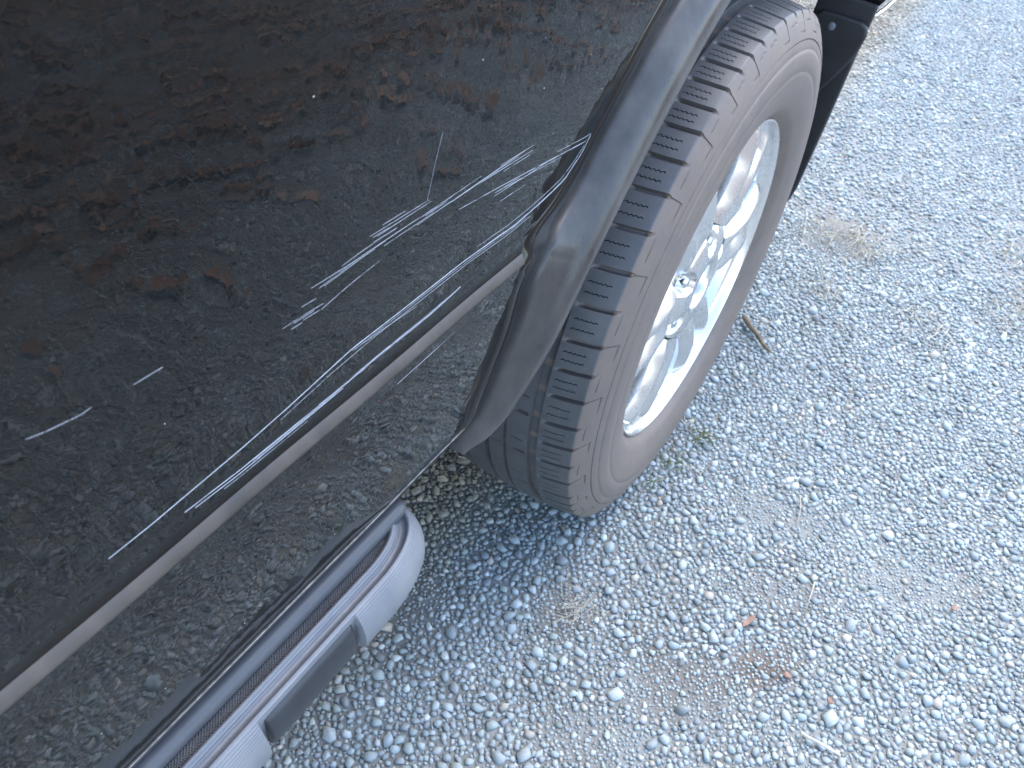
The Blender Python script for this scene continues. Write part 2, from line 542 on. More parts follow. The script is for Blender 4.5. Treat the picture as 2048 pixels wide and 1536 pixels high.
def panel(name, ya, yb, za, zb, mat, dy=0.006, dz=0.005, edge=0.010):
    ys = np.linspace(ya, yb, max(2, int((yb - ya) / dy) + 1))
    zs = [za]
    while zs[-1] < zb - 1e-6:
        z = zs[-1]
        zs.append(min(zb, z + (0.0016 if 0.664 < z < 0.706 else dz)))
    zs = np.array(zs)
    Y, Z = np.meshgrid(ys, zs, indexing='ij')
    phi = np.degrees(np.arctan2(Z - ZC, -Y)); phi = np.where(phi < -90, phi + 360, phi)
    rr = np.hypot(Y, Z - ZC); rh = np.where(phi < 6.0, np.interp(phi, [-90, 6], [0.527, 0.529]), r_hole(np.clip(phi, 6.0, 172)))
    inside = rr < rh
    F = grid_faces(len(ys), len(zs))
    ins = inside.ravel()
    keep = ~(ins[F].all(1))
    F = F[keep]
    s = np.where(inside, rh / np.maximum(rr, 1e-6), 1.0)
    Y2 = Y * s; Z2 = ZC + (Z - ZC) * s
    Xs = bodyx(Y2, Z2)
    V = np.stack([Xs, Y2, Z2], -1).reshape(-1, 3)
    used = np.unique(F)
    remap = -np.ones(len(V), int); remap[used] = np.arange(len(used))
    o = mesh_obj(name, V[used], remap[F], mat, smooth=True)
    sol = o.modifiers.new('thickness', 'SOLIDIFY'); sol.thickness = edge; sol.offset = 1.0 if o.data.polygons[0].normal.x < 0 else -1.0
    adopt(o)
    return o
door = panel('rear_door', -1.38, -0.20, 0.4885, 1.13, M['paint'])
door['label'] = 'black rear door with pale scratches above its dusty ledge'
sill = panel('sill_panel', -2.40, -0.40, 0.385, 0.4865, M['paint'], 0.012, 0.006)
quarter = panel('quarter_panel', -0.196, 0.86, 0.45, 1.13, M['paint'], 0.01, 0.008)
fdoor = panel('front_door', -2.40, -1.385, 0.4885, 1.13, M['paint'], 0.02, 0.008)

# thin pale bead painting the edge highlight along the door and sill seam
V, F = [], []
ys = np.linspace(-1.9, -0.532, 60)
zz_ = 0.4875 + 0.0006 * np.sin(ys * 40)
V, F = tube([(float(bodyx(np.array(y), np.array(z))) + 0.0004, y, z) for y, z in zip(ys, zz_)], [0.0007] * 60, 5)
M['seam'] = plain('seam_highlight', (0.10, 0.09, 0.08), (0.42, 0.38, 0.33), 120)
adopt(mesh_obj('seam_edge', V, F, M['seam'], smooth=True))

# dusty ledge strip lying on the crease
ys = np.linspace(-1.378, -0.486, 240)
rows = []
for z, h in ((0.6740, -0.0006), (0.6752, 0.0005), (0.6770, 0.0006), (0.680, 0.0006), (0.6832, 0.0005), (0.6845, -0.0005)):
    zz2 = np.full_like(ys, z) + 0.0004 * np.sin(ys * 30)
    rows.append(np.stack([bodyx(ys, zz2) + h, ys, zz2 + h * 0.6], 1))
V = np.stack(rows, 1).reshape(-1, 3)
led = mesh_obj('door_ledge', V, grid_faces(len(ys), len(rows)), M['ledge'], smooth=True)
led['label'] = 'dusty tan ledge line along the lower door'
adopt(led)

# scratches: thin raised paint curls following the panel
SCR = [
    ([(-0.894,0.7114), (-0.867,0.7113), (-0.804,0.7142), (-0.768,0.7174), (-0.710,0.7244), (-0.660,0.7238), (-0.587,0.7238), (-0.518,0.7193), (-0.478,0.7213), (-0.442,0.7258), (-0.417,0.7417), (-0.408,0.7547)], 1.7),
    ([(-0.848,0.7007), (-0.809,0.6982), (-0.766,0.6979), (-0.721,0.6972), (-0.684,0.6990), (-0.627,0.6980), (-0.588,0.7010)], 1.6),
    ([(-0.841,0.6975), (-0.810,0.6955), (-0.756,0.6955), (-0.719,0.6958)], 1.3),
    ([(-0.769,0.7812), (-0.755,0.7806), (-0.737,0.7789)], 0.9),
    ([(-0.740,0.7884), (-0.705,0.7960), (-0.668,0.7943), (-0.614,0.7892)], 1.2),
    ([(-0.696,0.8027), (-0.668,0.8013), (-0.639,0.8003)], 1.0),
    ([(-0.651,0.7878), (-0.631,0.7881), (-0.609,0.7867), (-0.568,0.7867), (-0.521,0.7871)], 1.3),
    ([(-0.604,0.7761), (-0.552,0.7714), (-0.478,0.7604), (-0.419,0.7507), (-0.408,0.7535)], 1.8),
    ([(-0.559,0.7657), (-0.523,0.7634), (-0.483,0.7605)], 1.0),
    ([(-0.598,0.7866), (-0.555,0.7849), (-0.510,0.7821)], 1.2),
    ([(-0.627,0.8407), (-0.633,0.8250), (-0.641,0.8010)], 0.7),
    ([(-0.909,0.8162), (-0.902,0.8138), (-0.885,0.8105), (-0.880,0.8110)], 0.8),
    ([(-0.859,0.8083), (-0.843,0.8074)], 0.8),
    ([(-0.668,0.6631), (-0.629,0.6638), (-0.588,0.6657)], 0.9),
    ([(-0.739,0.7747), (-0.713,0.7811), (-0.686,0.7802)], 0.8),
    ([(-0.746,0.7953), (-0.718,0.7926), (-0.682,0.7927)], 0.7),
    ([(-0.710,0.7220), (-0.680,0.7210), (-0.642,0.7159)], 0.9),
]
for i_, (pts, wmm) in enumerate(SCR):            # the upper scuffs run straight
    if 3 <= i_ <= 9 or i_ > 13:
        P = np.array(pts)
        cf = np.polyfit(P[:, 0], P[:, 1], 1)
        SCR[i_] = ([(a_, float(0.75 * np.polyval(cf, a_) + 0.25 * b_)) for a_, b_ in P], wmm)
HAIR = []
rs_ = np.random.default_rng(4)
for pts, wmm in SCR[:10]:                       # finer hairlines running beside the deeper ones
    P = np.array(pts)
    for k in range(4):
        a0 = rs_.uniform(0, 0.6); b0 = min(1.0, a0 + rs_.uniform(0.2, 0.5))
        t = np.linspace(0, 1, len(P)); tq = np.linspace(a0, b0, 7)
        dz = rs_.normal(0, 0.0032)
        HAIR.append((list(zip(np.interp(tq, t, P[:, 0]), np.interp(tq, t, P[:, 1]) + dz)), rs_.uniform(0.25, 0.42)))
for i_s, (pts, wmm) in enumerate([(p, w * (0.62 if i < 2 else 0.45)) for i, (p, w) in enumerate(SCR)] + HAIR):
    P = np.array(pts)
    t = np.concatenate([[0], np.cumsum(np.hypot(*np.diff(P, axis=0).T))])
    tt = np.linspace(0, t[-1], max(8, int(t[-1] / 0.006)))
    y = np.interp(tt, t, P[:, 0]); z = np.interp(tt, t, P[:, 1])
    w = wmm * 0.001 * (0.25 + 0.75 * np.sin(np.pi * np.clip(tt / t[-1], 0.02, 0.98)) ** 0.5) * rng.uniform(0.7, 1.1, len(tt))
    rows = []
    for k, h in ((-0.5, 0.0001), (0.0, 0.0004), (0.5, 0.0001)):
        zz2 = z + k * w
        rows.append(np.stack([bodyx(y, zz2) + h, y, zz2], 1))
    o = mesh_obj('scratch', np.stack(rows, 1).reshape(-1, 3), grid_faces(len(tt), 3), M['deep_scratch'] if i_s < 3 else M['scratch'], smooth=True)
    o.parent = door
    o.matrix_parent_inverse = Matrix.Identity(4)

# ------------------------------------------------------------------ wheel-arch flare
ph = np.concatenate([np.linspace(6.6, 40, 120), np.linspace(40.5, 140, 130)])
ri = r_in(ph); rl = np.interp(ph, PHI_L, R_L); xl = np.interp(ph, PHI_L, X_L)
c, s_ = np.cos(np.radians(ph)), np.sin(np.radians(ph))
rs = np.interp(ph, [6.5, 12, 18, 40, 58.5, 70, 172], [.526, .514, .514, .521, .534, .537, .525])
ri = np.maximum(ri, rs)
def gsm(a, deg):
    w = np.exp(-0.5 * ((ph[:, None] - ph[None, :]) / deg) ** 2) * np.gradient(ph)[None, :]
    return (w * a[None, :]).sum(1) / w.sum(1)
mlow = smoothstep(8.0, 15.0, ph)
ri = ri + (gsm(ri, 1.3) - ri) * mlow
rs = rs + (gsm(rs, 8.0) - rs) * mlow
rl = rl + (gsm(rl, 6.0) - rl) * mlow
xl = xl + (gsm(xl, 4.0) - xl) * mlow
ri = np.maximum(ri, rs)
xb = bodyx(-ri * c, ZC + ri * s_)
xbs = gsm(bodyx(-rs * c, ZC + rs * s_), 8.0) * mlow + bodyx(-rs * c, ZC + rs * s_) * (1 - mlow)
xl = np.maximum(xl, xb - 0.004)
rows = []
sec = [(-0.02, 'b', -0.012), (0.0, 'b', -0.002), (0.0, 'b', 0.0035), (0.035, 'b', 0.0055), (0.10, 'm', 0.36), (0.22, 'm', 0.70), (0.34, 'm', 0.92), (0.46, 'm', 1.02), (0.66, 'm', 1.03), (0.84, 'm', 1.0),
       (0.95, 'm', 0.95), (1.0, 'l', -0.003), (1.02, 'l', -0.010), (1.0, 'l', -0.020), (0.93, 'l', -0.045), (0.80, 'l', -0.06)]
for f, kind, val in sec:
    r = (ri if kind == 'b' else rs) + (rl - rs) * f
    if kind == 'b': x = xb + val
    elif kind == 'm': x = xbs + 0.009 + (xl - xbs - 0.009) * val + 0.0015 * math.sin(f * math.pi)
    else: x = xl + val
    rows.append(np.stack([x, -r * c, ZC + r * s_], 1))
V = np.stack(rows, 1)
fl = mesh_obj('wheel_arch_flare', V.reshape(-1, 3), grid_faces(len(ph), len(sec)), M['flare'], smooth=True)
fl['label'] = 'dusty black flare around the rear wheel arch'
adopt(fl)
# dark recessed strip painting the shadow gap between door edge and flare
rows = []
for f, d in ((-0.004, -0.004), (0.2, -0.0065), (0.6, -0.0075), (1.1, -0.006)):
    r = ri + (r_hole(ph) - ri) * f
    rows.append(np.stack([bodyx(-r * c, ZC + r * s_) + d, -r * c, ZC + r * s_], 1))
adopt(mesh_obj('arch_gap_shade', np.stack(rows, 1).reshape(-1, 3), grid_faces(len(ph), 4), M['gap'], smooth=True))
# rolled door edge along the arch
rows = []
for d, h in ((-0.0035, -0.008), (-0.0030, -0.001), (-0.0012, 0.0012), (0.0015, 0.0017), (0.0065, 0.0013), (0.0120, 0.0007), (0.0140, -0.0008)):
    r = gsm(r_hole(ph), 1.2) + 0.001 + d
    rows.append(np.stack([bodyx(-r * c, ZC + r * s_) + h, -r * c, ZC + r * s_], 1))
sel = ph > 9.0
adopt(mesh_obj('door_edge', np.stack(rows, 1)[sel].reshape(-1, 3), grid_faces(int(sel.sum()), len(rows)), M['paint'], smooth=True))
# liner
ph2 = np.radians(np.linspace(10, 138, 60))
rows = []
for x, r in ((-0.055, 0.497), (-0.08, 0.500), (-0.18, 0.505), (-0.30, 0.50), (-0.40, 0.47), (-0.42, 0.30)):
    rows.append(np.stack([np.full(60, x), -r * np.cos(ph2), ZC + r * np.sin(ph2)], 1))
adopt(mesh_obj('arch_liner', np.stack(rows, 1).reshape(-1, 3), grid_faces(60, 6), M['liner'], smooth=True))

# ------------------------------------------------------------------ running board
BC = (-0.082, -0.685)      # ellipse centre of the rounded nose
BW, BZ = 0.061, 0.030      # width, height offset
def board_pt(s, t, z):
    """s 0..1 from body to outer edge; t<=0 straight part (y = centre + t), t in 0..1 around the nose"""
    if t <= 0: return (BC[0] + s * BW, BC[1] + t, z)
    a = t * math.pi / 2
    sy = 0.026 + 0.066 * s
    return (BC[0] + s * BW * math.cos(a) ** 0.75, BC[1] + sy * math.sin(a), z)
TS = [-1.6, -1.2, -0.8, -0.5, -0.3, -0.2, -0.135, -0.134, -0.08, -0.019, -0.018, -0.01] + [k / 14 for k in range(0, 15)]
def board_mesh(name, secf, mat, tlist, cap=True, smooth=True):
    rows = []
    for t in tlist:
        rows.append([board_pt(s, t, z) for s, z in secf(t)])
    n = len(rows[0])
    V = [p for r in rows for p in r]
    F = [tuple(f) for f in grid_faces(len(rows), n).tolist()]
    if cap: F.append(tuple(range(n))); F.append(tuple((len(rows) - 1) * n + k for k in range(n))[::-1])
    o = mesh_obj(name, V, F, mat, smooth=smooth)
    return o
SEC_TOP = [(-0.16, .385), (-0.16, .4180), (0.27, .4185), (0.28, .4268), (0.445, .4268), (0.455, .4300), (0.485, .4335), (0.53, .4340), (0.565, .4315), (0.60, .4280), (0.645, .4268), (0.70, .4280),
           (0.735, .4310), (0.77, .4325), (0.80, .4310)]
SEC_FULL = SEC_TOP + [(0.86, .4260), (0.93, .4170), (0.985, .4050), (1.0, .3930), (0.96, .3840), (0.80, .3800)]
SEC_CUT = SEC_TOP + [(0.806, .4260), (0.805, .4170), (0.802, .4050), (0.80, .4000), (0.80, .3900), (0.795, .3800)]
CUT = (-0.152, -0.039)
board = board_mesh('running_board', lambda t: SEC_CUT if CUT[0] <= t <= CUT[1] else SEC_FULL, M['board_face'], sorted(set([-1.6, -1.0, -0.6, -0.3, -0.2, -0.1535, -0.152, -0.12, -0.07, -0.039, -0.0375, -0.008] + [k / 16 for k in range(17)])))
board['label'] = 'grey ribbed running board with rounded end'
adopt(board)
bv = board.modifiers.new('edge', 'BEVEL'); bv.width = 0.0012; bv.segments = 2; bv.limit_method = 'ANGLE'; bv.angle_limit = R_(35)
def sub(o): 
    o.parent = board; o.matrix_parent_inverse = Matrix.Identity(4); return o
# polished rounded ribs
for s0, s1, h in ((0.445, 0.585, 0.0085), (0.695, 0.815, 0.0070)):
    secr = [(s0, .4255)] + [(s0 + (s1 - s0) * k / 8, .4262 + h * math.sin(math.pi * k / 8) ** 0.8) for k in range(9)] + [(s1, .4255)]
    sub(board_mesh('rib', lambda t, secr=secr: secr, M['board'], [-1.6, -1.0, -0.6, -0.3, -0.15, -0.05] + [k / 16 for k in range(16)]))
# textured mat strip
secm = [(0.27, .4280), (0.28, .4292), (0.36, .4294), (0.44, .4290), (0.45, .4275)]
sub(board_mesh('step_mat', lambda t: secm, M['step_mat'], [-1.6, -0.8, -0.3, -0.1] + [k / 16 for k in range(14)], cap=False))
# inner rail: a straight half-round bead
rail_pts = [(-0.0735, y, 0.4320) for y in (-2.3, -1.6, -1.0, -0.8, -0.7, -0.64, -0.62, -0.612, -0.607, -0.6045)]
V, F = tube(rail_pts, [0.0105] * 6 + [0.0102, 0.0092, 0.0068, 0.003], 16)
o = mesh_obj('rail', V, F, M['rail'], smooth=True); sub(o)
o['label'] = 'dark rounded rail along the inside of the running board'
# dark insert in the cut-out
bm = bmesh.new()
insec = [(0.80, .4245), (0.84, .4230), (0.885, .4170), (0.925, .4085), (0.945, .3980), (0.93, .3890), (0.87, .3850), (0.80, .3840)]
yA, yB = BC[1] - 0.1465, BC[1] - 0.0445
rows = []
for y, k in ((yA, 0.72), (yA + 0.003, 0.88), (yA + 0.008, 0.97), (yA + 0.014, 1.0), (yB - 0.010, 1.0), (yB - 0.004, 0.97), (yB, 0.90)):
    rows.append([bm.verts.new((BC[0] + BW * (0.80 + (s - 0.80) * k), y, .404 + (z - .404) * (0.75 + 0.25 * k))) for s, z in insec])
for a, b in zip(rows[:-1], rows[1:]):
    for k in range(len(insec) - 1): bm.faces.new((a[k], a[k + 1], b[k + 1], b[k]))
bm.faces.new(rows[0]); bm.faces.new(rows[-1][::-1])
o = bm_obj('insert', bm, M['insert'], smooth=True); sub(o)
o['label'] = 'dark smooth insert set into the running board edge'
# bracket under the board
for y in (-1.35, -0.72):
    bm = bmesh.new()
    bmesh.ops.create_cube(bm, size=1.0, matrix=Matrix.Translation((-0.16, y, 0.375)) @ Matrix.Diagonal((0.2, 0.05, 0.02, 1)))
    sub(bm_obj('bracket', bm, M['flap']))

# ------------------------------------------------------------------ wheel
wheel = empty('rear_wheel', (0, 0, 0))
wheel['label'] = 'silver alloy wheel with dusty tyre'
adopt(wheel)
def wsub(o):
    o.parent = wheel; o.matrix_parent_inverse = Matrix.Identity(4); return o
# profile rows: (v mm, x m, r m); v>0 across the tread, v<0 down the sidewall
rowsP = []
side = [(-150, -.012, .2400), (-146, -.004, .2405), (-142, .0010, .2440), (-138, .0040, .2480), (-134, .0075, .2500), (-130, .0082, .2512), (-128, .0105, .2525), (-118, .0145, .262), (-104, .0190, .275), (-92, .0212, .289), (-80, .0219, .301), (-74, .0219, .307),
        (-73, .0215, .3080), (-72, .0215, .3088), (-71, .0218, .3095), (-62, .0212, .319), (-52, .0200, .329), (-47, .0186, .3335), (-46, .0180, .3340), (-45, .0178, .3348), (-44, .0178, .3355),
        (-38, .0163, .3410), (-34, .0150, .3448), (-33.2, .0132, .3452), (-32, .0132, .3464), (-31.2, .0146, .3470), (-27, .0128, .3520), (-24.4, .0116, .3546), (-23.9, .0114, .3551), (-23.1, .0110, .3559), (-22.6, .0108, .3564), (-19, .0092, .3600), (-15, .0072, .3640), (-13.4, .0064, .3655), (-12.9, .0062, .3660), (-12.1, .0058, .3668), (-11.6, .0055, .3672), (-9.5, .0044, .3691), (-7, .0032, .3712), (-4, .0016, .3736), (-1.5, .0003, .3753), (0, -.0012, .3764)]
for v, x, r in side: rowsP.append((v, x, r))
vs = [1.5, 3] + list(np.arange(4.5, 42, 1.3)) + [43.5, 44.5, 47, 53, 55.5, 56.5] + list(np.arange(59, 84, 3.0)) + [85, 86, 88, 90, 91, 95, 103, 111, 112, 114, 117, 119, 120, 130, 140, 152, 153, 156, 162, 164, 165, 175, 190, 200, 210]
for v in vs:
    cz = (v - 105) / 105
    rowsP.append((v, -v / 1000 - .0012, .3764 + 0.0085 * (1 - abs(cz) ** 2.4)))
for v, x, r in ((214, -.2165, .372), (225, -.225, .355), (240, -.234, .325), (258, -.236, .295), (275, -.228, .262), (285, -.215, .245)): rowsP.append((v, x, r))
rowsP = np.array(rowsP)
vr = rowsP[:, 0]
# groove angles (degrees from +Y over the top towards the front): uneven pitch as on a real tyre
GA = [100.4, 104.9, 109.3, 113.9, 118.6, 123.3, 128.9, 134.6, 141.1, 148.0, 154.6, 160.9, 166.5, 172.0, 178.2]
rp = random.Random(3)
while GA[-1] < 360 + 100.4 - 9.0: GA.append(GA[-1] + rp.choice((4.6, 5.4, 6.0, 6.6)))
NP = len(GA)
GA = np.radians(np.array(GA + [GA[0] + 360]))
NL = 15
zg = np.array([0.0, 1.0, 0.0, -1.0])[np.arange(len(vr)) % 4]
NR = len(rowsP)
vert = np.zeros((NP * NL, NR, 3)); dust = np.zeros((NP * NL, NR))
dP = np.gradient(rowsP[:, 1:], axis=0)
nrm = np.stack([dP[:, 1], -dP[:, 0]], 1); nrm /= np.maximum(np.linalg.norm(nrm, axis=1), 1e-9)[:, None]
nrm *= np.sign((nrm[:, 0] * (rowsP[:, 1] + 0.105) + nrm[:, 1] * (rowsP[:, 2] - 0.30)))[:, None]
circ = np.zeros(NR)
for a, b, d in ((44.5, 55.5, 7.5), (86, 90, 5.0), (112, 119, 7.0), (153, 164, 7.0)):
    circ = np.maximum(circ, np.where((vr > a - .1) & (vr < b + .1), d, 0))
slant = np.where(vr > 0, np.clip(vr, 0, 45) * 0.20 - 0.0016 * np.clip(vr, 0, 45) ** 2, vr * 0.15 * (vr > -25))
for p in range(NP):
    odd = p % 2
    arc = (GA[p + 1] - GA[p]) * 380.0
    gw = 3.0; sw = 0.5
    s1, s2 = arc * 0.38, arc * 0.66
    lines = [(-gw, 'g', 0), (-gw + 1.1, 'g', 1), (gw - 1.1, 'g', 1), (gw, 'g', 0), (gw + 2.5, 'b', 0),
             (s1 - sw - .25, 's', 0), (s1 - sw + .15, 's', 1), (s1 + sw - .15, 's', 1), (s1 + sw + .25, 's', 0), ((s1 + s2) / 2, 'b', 0),
             (s2 - sw - .25, 's', 0), (s2 - sw + .15, 's', 1), (s2 + sw - .15, 's', 1), (s2 + sw + .25, 's', 0), (arc - gw - 2.5, 'b', 0)]
    for k, (a, kind, deep) in enumerate(lines):
        if kind == 'g': aa = a * (1 - 0.68 * smoothstep(-2, -9, vr)) + slant
        else: aa = a + slant
        depth = np.zeros(NR)
        if kind == 'g' and deep:
            lo = -24 if odd else -6
            depth = 7.0 * smoothstep(42, 33, vr) * smoothstep(-5, 1, vr) + 1.6 * smoothstep(lo - 2, lo + 2, vr) * (vr < 1)
            depth = np.maximum(depth, 5.0 * smoothstep(59, 62, vr) * smoothstep(78, 74, vr) * (odd == 0))
            depth = np.maximum(depth, 2.5 * smoothstep(92, 95, vr) * smoothstep(112, 110, vr))
            depth = np.maximum(depth, 6.0 * smoothstep(166, 175, vr))
        if kind == 's':
            aa = aa + np.where((vr > 9) & (vr < 43), zg * 0.85, 0)
            if deep:
                depth = np.where((vr > 12) & (vr < 38), 3.2, 0)
                depth = np.maximum(depth, np.where((vr > 62) & (vr < 79) & (odd == 1) & (k < 10), 2.5, 0))
        # moulded lines on the shoulder
        if not odd and 4 <= k <= 12: depth = np.maximum(depth, np.where((vr > -13.1) & (vr < -11.9), 1.1, 0))
        if odd and 1 <= k <= 9: depth = np.maximum(depth, np.where((vr > -24.1) & (vr < -22.9), 1.3, 0))
        depth = np.maximum(depth, circ)
        th = GA[p] + aa / 380.0
        x = rowsP[:, 1] - nrm[:, 0] * depth * 0.001
        r = rowsP[:, 2] - nrm[:, 1] * depth * 0.001
        i = p * NL + k
        vert[i, :, 0] = x
        vert[i, :, 1] = r * np.cos(th)
        vert[i, :, 2] = ZC + r * np.sin(th)
        dust[i] = np.where(vr < 0, 0.44, 0.0) + np.where((depth > 2.0) & (kind == 'g'), 0.45, 0.0)
# the tyre flattens where it bears on the gravel
zb = vert[..., 2]
vert[..., 2] = np.where(zb < 0.004, 0.004 + (zb - 0.004) * 0.15, zb)
ty = wsub(mesh_obj('tyre', vert.reshape(-1, 3), grid_faces(NP * NL, NR, True), M['tyre'], smooth=True))
at = ty.data.attributes.new('dust', 'FLOAT', 'POINT')
at.data.foreach_set('value', np.clip(dust, 0, 1).astype(np.float32).ravel())
ty['label'] = 'worn all-terrain tyre with brown dusty sidewall'
es = ty.modifiers.new('crisp', 'EDGE_SPLIT'); es.split_angle = R_(48)

def revolve(name, prof, seg, mat, smooth=True):
    th = np.linspace(0, 2 * math.pi, seg, endpoint=False)
    P = np.array(prof)
    V = np.stack([np.repeat(P[None, :, 0], seg, 0), np.cos(th)[:, None] * P[None, :, 1], ZC + np.sin(th)[:, None] * P[None, :, 1]], -1)
    return mesh_obj(name, V.reshape(-1, 3), grid_faces(seg, len(P), True), mat, smooth=smooth)
rim = wsub(revolve('rim', [(-.020, .2380), (-.004, .2405), (.0006, .2424), (.0028, .2415), (.0030, .2395), (.0008, .2375), (-.005, .2350), (-.010, .2335), (-.0125, .2310), (-.015, .2270), (-.030, .2230), (-.060, .2180), (-.12, .2130), (-.20, .2160)], 192, M['alloy']))
rim.modifiers.new('crisp', 'EDGE_SPLIT').split_angle = R_(40)
wsub(revolve('brake_disc', [(-.075, .02), (-.075, .150), (-.095, .152), (-.095, .02)], 64, M['disc']))
# hub face with lug pockets
rr = np.array([.034, .0345, .036, .040, .046, .052, .058, .063, .068, .073, .078, .083, .088, .093, .097, .099, .100])
NT = 216
th = np.linspace(0, 2 * math.pi, NT, endpoint=False)
LUG = [math.radians(30 + 60 * k) for k in range(6)]
RRg, TH = np.meshgrid(rr, th, indexing='xy')
xx = np.interp(RRg, [.034, .0345, .036, .040, .07, .085, .097, .100], [-.035, -.006, -.001, .0015, -.001, -.006, -.016, -.050])
for a in LUG:
    d = np.hypot(RRg * np.cos(TH) - .070 * math.cos(a), RRg * np.sin(TH) - .070 * math.sin(a))
    xx = xx - 0.018 * (1 - smoothstep(.0135, .0175, d))
    # scallop outwards of each lug
    dd = np.abs(np.angle(np.exp(1j * (TH - a))))
    xx = xx - 0.008 * (1 - smoothstep(0.10, 0.26, dd)) * smoothstep(.070, .085, RRg)
V = np.stack([xx, RRg * np.cos(TH), ZC + RRg * np.sin(TH)], -1)
hub = wsub(mesh_obj('hub', V.reshape(-1, 3), grid_faces(NT, len(rr), True), M['alloy'], smooth=True))
cap = wsub(revolve('centre_cap', [(-.030, .034), (-.022, .0335), (-.016, .030), (-.013, .026), (-.0125, .018), (-.011, .008), (-.0108, .0005)], 64, M['chrome']))
for a in LUG:
    bm = bmesh.new()
    prof = [(-.030, .0125), (-.022, .0118), (-.014, .0108), (-.009, .0098), (-.005, .0075), (-.004, .002)]
    rows = []
    for x, r in prof:
        rows.append([bm.verts.new((x, .070 * math.cos(a) + r * math.cos(k * math.pi / 3 + a), ZC + .070 * math.sin(a) + r * math.sin(k * math.pi / 3 + a))) for k in range(6)])
    for A, B in zip(rows[:-1], rows[1:]):
        for k in range(6): bm.faces.new((A[k], A[(k + 1) % 6], B[(k + 1) % 6], B[k]))
    bm.faces.new(rows[-1])
    wsub(bm_obj('lug_nut', bm, M['chrome']))
# six twin-ridged spokes
def spoke(a0):
    half_w = [0.0, .10, .40, .44, .64, .68, .97, 1.0]
    ws = [-w for w in half_w[:0:-1]] + half_w
    NRs, NW = 18, len(ws)
    V = np.zeros((NRs, NW + 4, 3))
    for i in range(NRs):
        t = i / (NRs - 1)
        r = .088 + (.236 - .088) * t
        half = np.interp(t, [0, .25, .6, .85, 1], [.047, .044, .050, .066, .086])
        x0 = np.interp(t, [0, .15, .5, .85, 1], [-.008, -.002, .001, -.003, -.010])
        val = np.interp(t, [0, .15, .4, .8, 1], [.000, .005, .010, .012, .007])
        for j, w in enumerate(ws):
            aw = abs(w)
            h = x0 - float(np.interp(aw, [0, .10, .42, .66, 1.0], [val, val, 0.0, 0.0, .014]))
            ww = w * half
            rr_ = math.sqrt(max(r * r - ww * ww, 1e-9)) if t > .9 else r
            V[i, j + 2] = (h, rr_, ww)
        V[i, 1] = (x0 - .034, V[i, 2, 1], -half * 1.03); V[i, 0] = (x0 - .055, V[i, 2, 1], -half * 0.9)
        V[i, NW + 2] = (x0 - .034, V[i, NW + 1, 1], half * 1.03); V[i, NW + 3] = (x0 - .055, V[i, NW + 1, 1], half * 0.9)
    ca, sa = math.cos(a0), math.sin(a0)
    Y = V[..., 1] * ca - V[..., 2] * sa; Z = V[..., 1] * sa + V[..., 2] * ca
    W = np.stack([V[..., 0], Y, Z + ZC], -1).reshape(-1, 3)
    o = mesh_obj('spoke', W, grid_faces(NRs, NW + 4), M['alloy'], smooth=True)
    o.modifiers.new('crisp', 'EDGE_SPLIT').split_angle = R_(28)
    return wsub(o)
for k in range(6): spoke(math.radians(60 * k))
# ------------------------------------------------------------------ mud flap and bumper corner behind the wheel
bm = bmesh.new()
def slab(bm, pts, y0, y1):
    a = [bm.verts.new((x, y0, z)) for x, z in pts]; b = [bm.verts.new((x, y1, z)) for x, z in pts]
    n = len(pts)
    bm.faces.new(a); bm.faces.new(b[::-1])
    for k in range(n): bm.faces.new((a[k], b[k], b[(k + 1) % n], a[(k + 1) % n]))
slab(bm, [(-.215, .285), (-.03, .285), (-.010, .289), (.000, .300), (.006, .330), (.014, .45), (.022, .60), (.026, .66), (-.066, .665), (-.069, .62), (-.075, .50), (-.10, .40), (-.215, .38)], 0.462, 0.474)
flap = bm_obj('mud_flap', bm, M['flap'])
bvm = flap.modifiers.new('edge', 'BEVEL'); bvm.width = .003; bvm.segments = 2
flap['label'] = 'black mud flap behind the rear tyre'
adopt(flap)
bm = bmesh.new()
slab(bm, [(-.052, .636), (.014, .634), (.024, .628), (.027, .617), (.022, .585), (.004, .545), (-.014, .512), (-.036, .488), (-.064, .474), (-.066, .60), (-.060, .628)], 0.452, 0.4615)
o = bm_obj('raised_plate', bm, M['flap'])
bvm = o.modifiers.new('edge', 'BEVEL'); bvm.width = .004; bvm.segments = 3
o.parent = flap
bm = bmesh.new()
bmesh.ops.create_uvsphere(bm, u_segments=14, v_segments=8, radius=0.0065, matrix=Matrix.Translation((-.030, .452, .617)) @ Matrix.Diagonal((1, .45, 1, 1)))
o = bm_obj('bolt', bm, M['board'], smooth=True); o.parent = flap

# bumper: swept section wrapping the rear corner
secb = [(-.060, .640), (-.020, .6385), (.006, .642), (.022, .652), (.034, .672), (.040, .705), (.038, .76), (.028, .83), (.0, .86), (-.06, .87)]
pathb = [(0.0, 0.478), (0.004, 0.52), (0.006, 0.58), (0.004, 0.66), (-0.010, 0.76), (-0.040, 0.84), (-0.10, 0.90), (-0.20, 0.935), (-0.45, 0.955), (-0.94, 0.965)]
rows = []
for i, (px_, py_) in enumerate(pathb):
    t = min(1.0, max(0.0, (i - 3) / 4.0)); a = t * math.pi / 2
    rows.append([(px_ + sx * math.cos(a), py_ + sx * math.sin(a), sz) for sx, sz in secb])
V = [p for r in rows for p in r]
F = [tuple(f) for f in grid_faces(len(rows), len(secb)).tolist()] + [tuple(range(len(secb)))]
bump = mesh_obj('rear_bumper', V, F, M['paint'], smooth=True)
bump.modifiers.new('crisp', 'EDGE_SPLIT').split_angle = R_(50)
adopt(bump)
V, F = tube([(0.0235 + px_ * 1.0, py_ + (0.0 if i < 4 else 0.0), .6415) for i, (px_, py_) in enumerate(pathb[:5])], [.0035] * 5, 8)
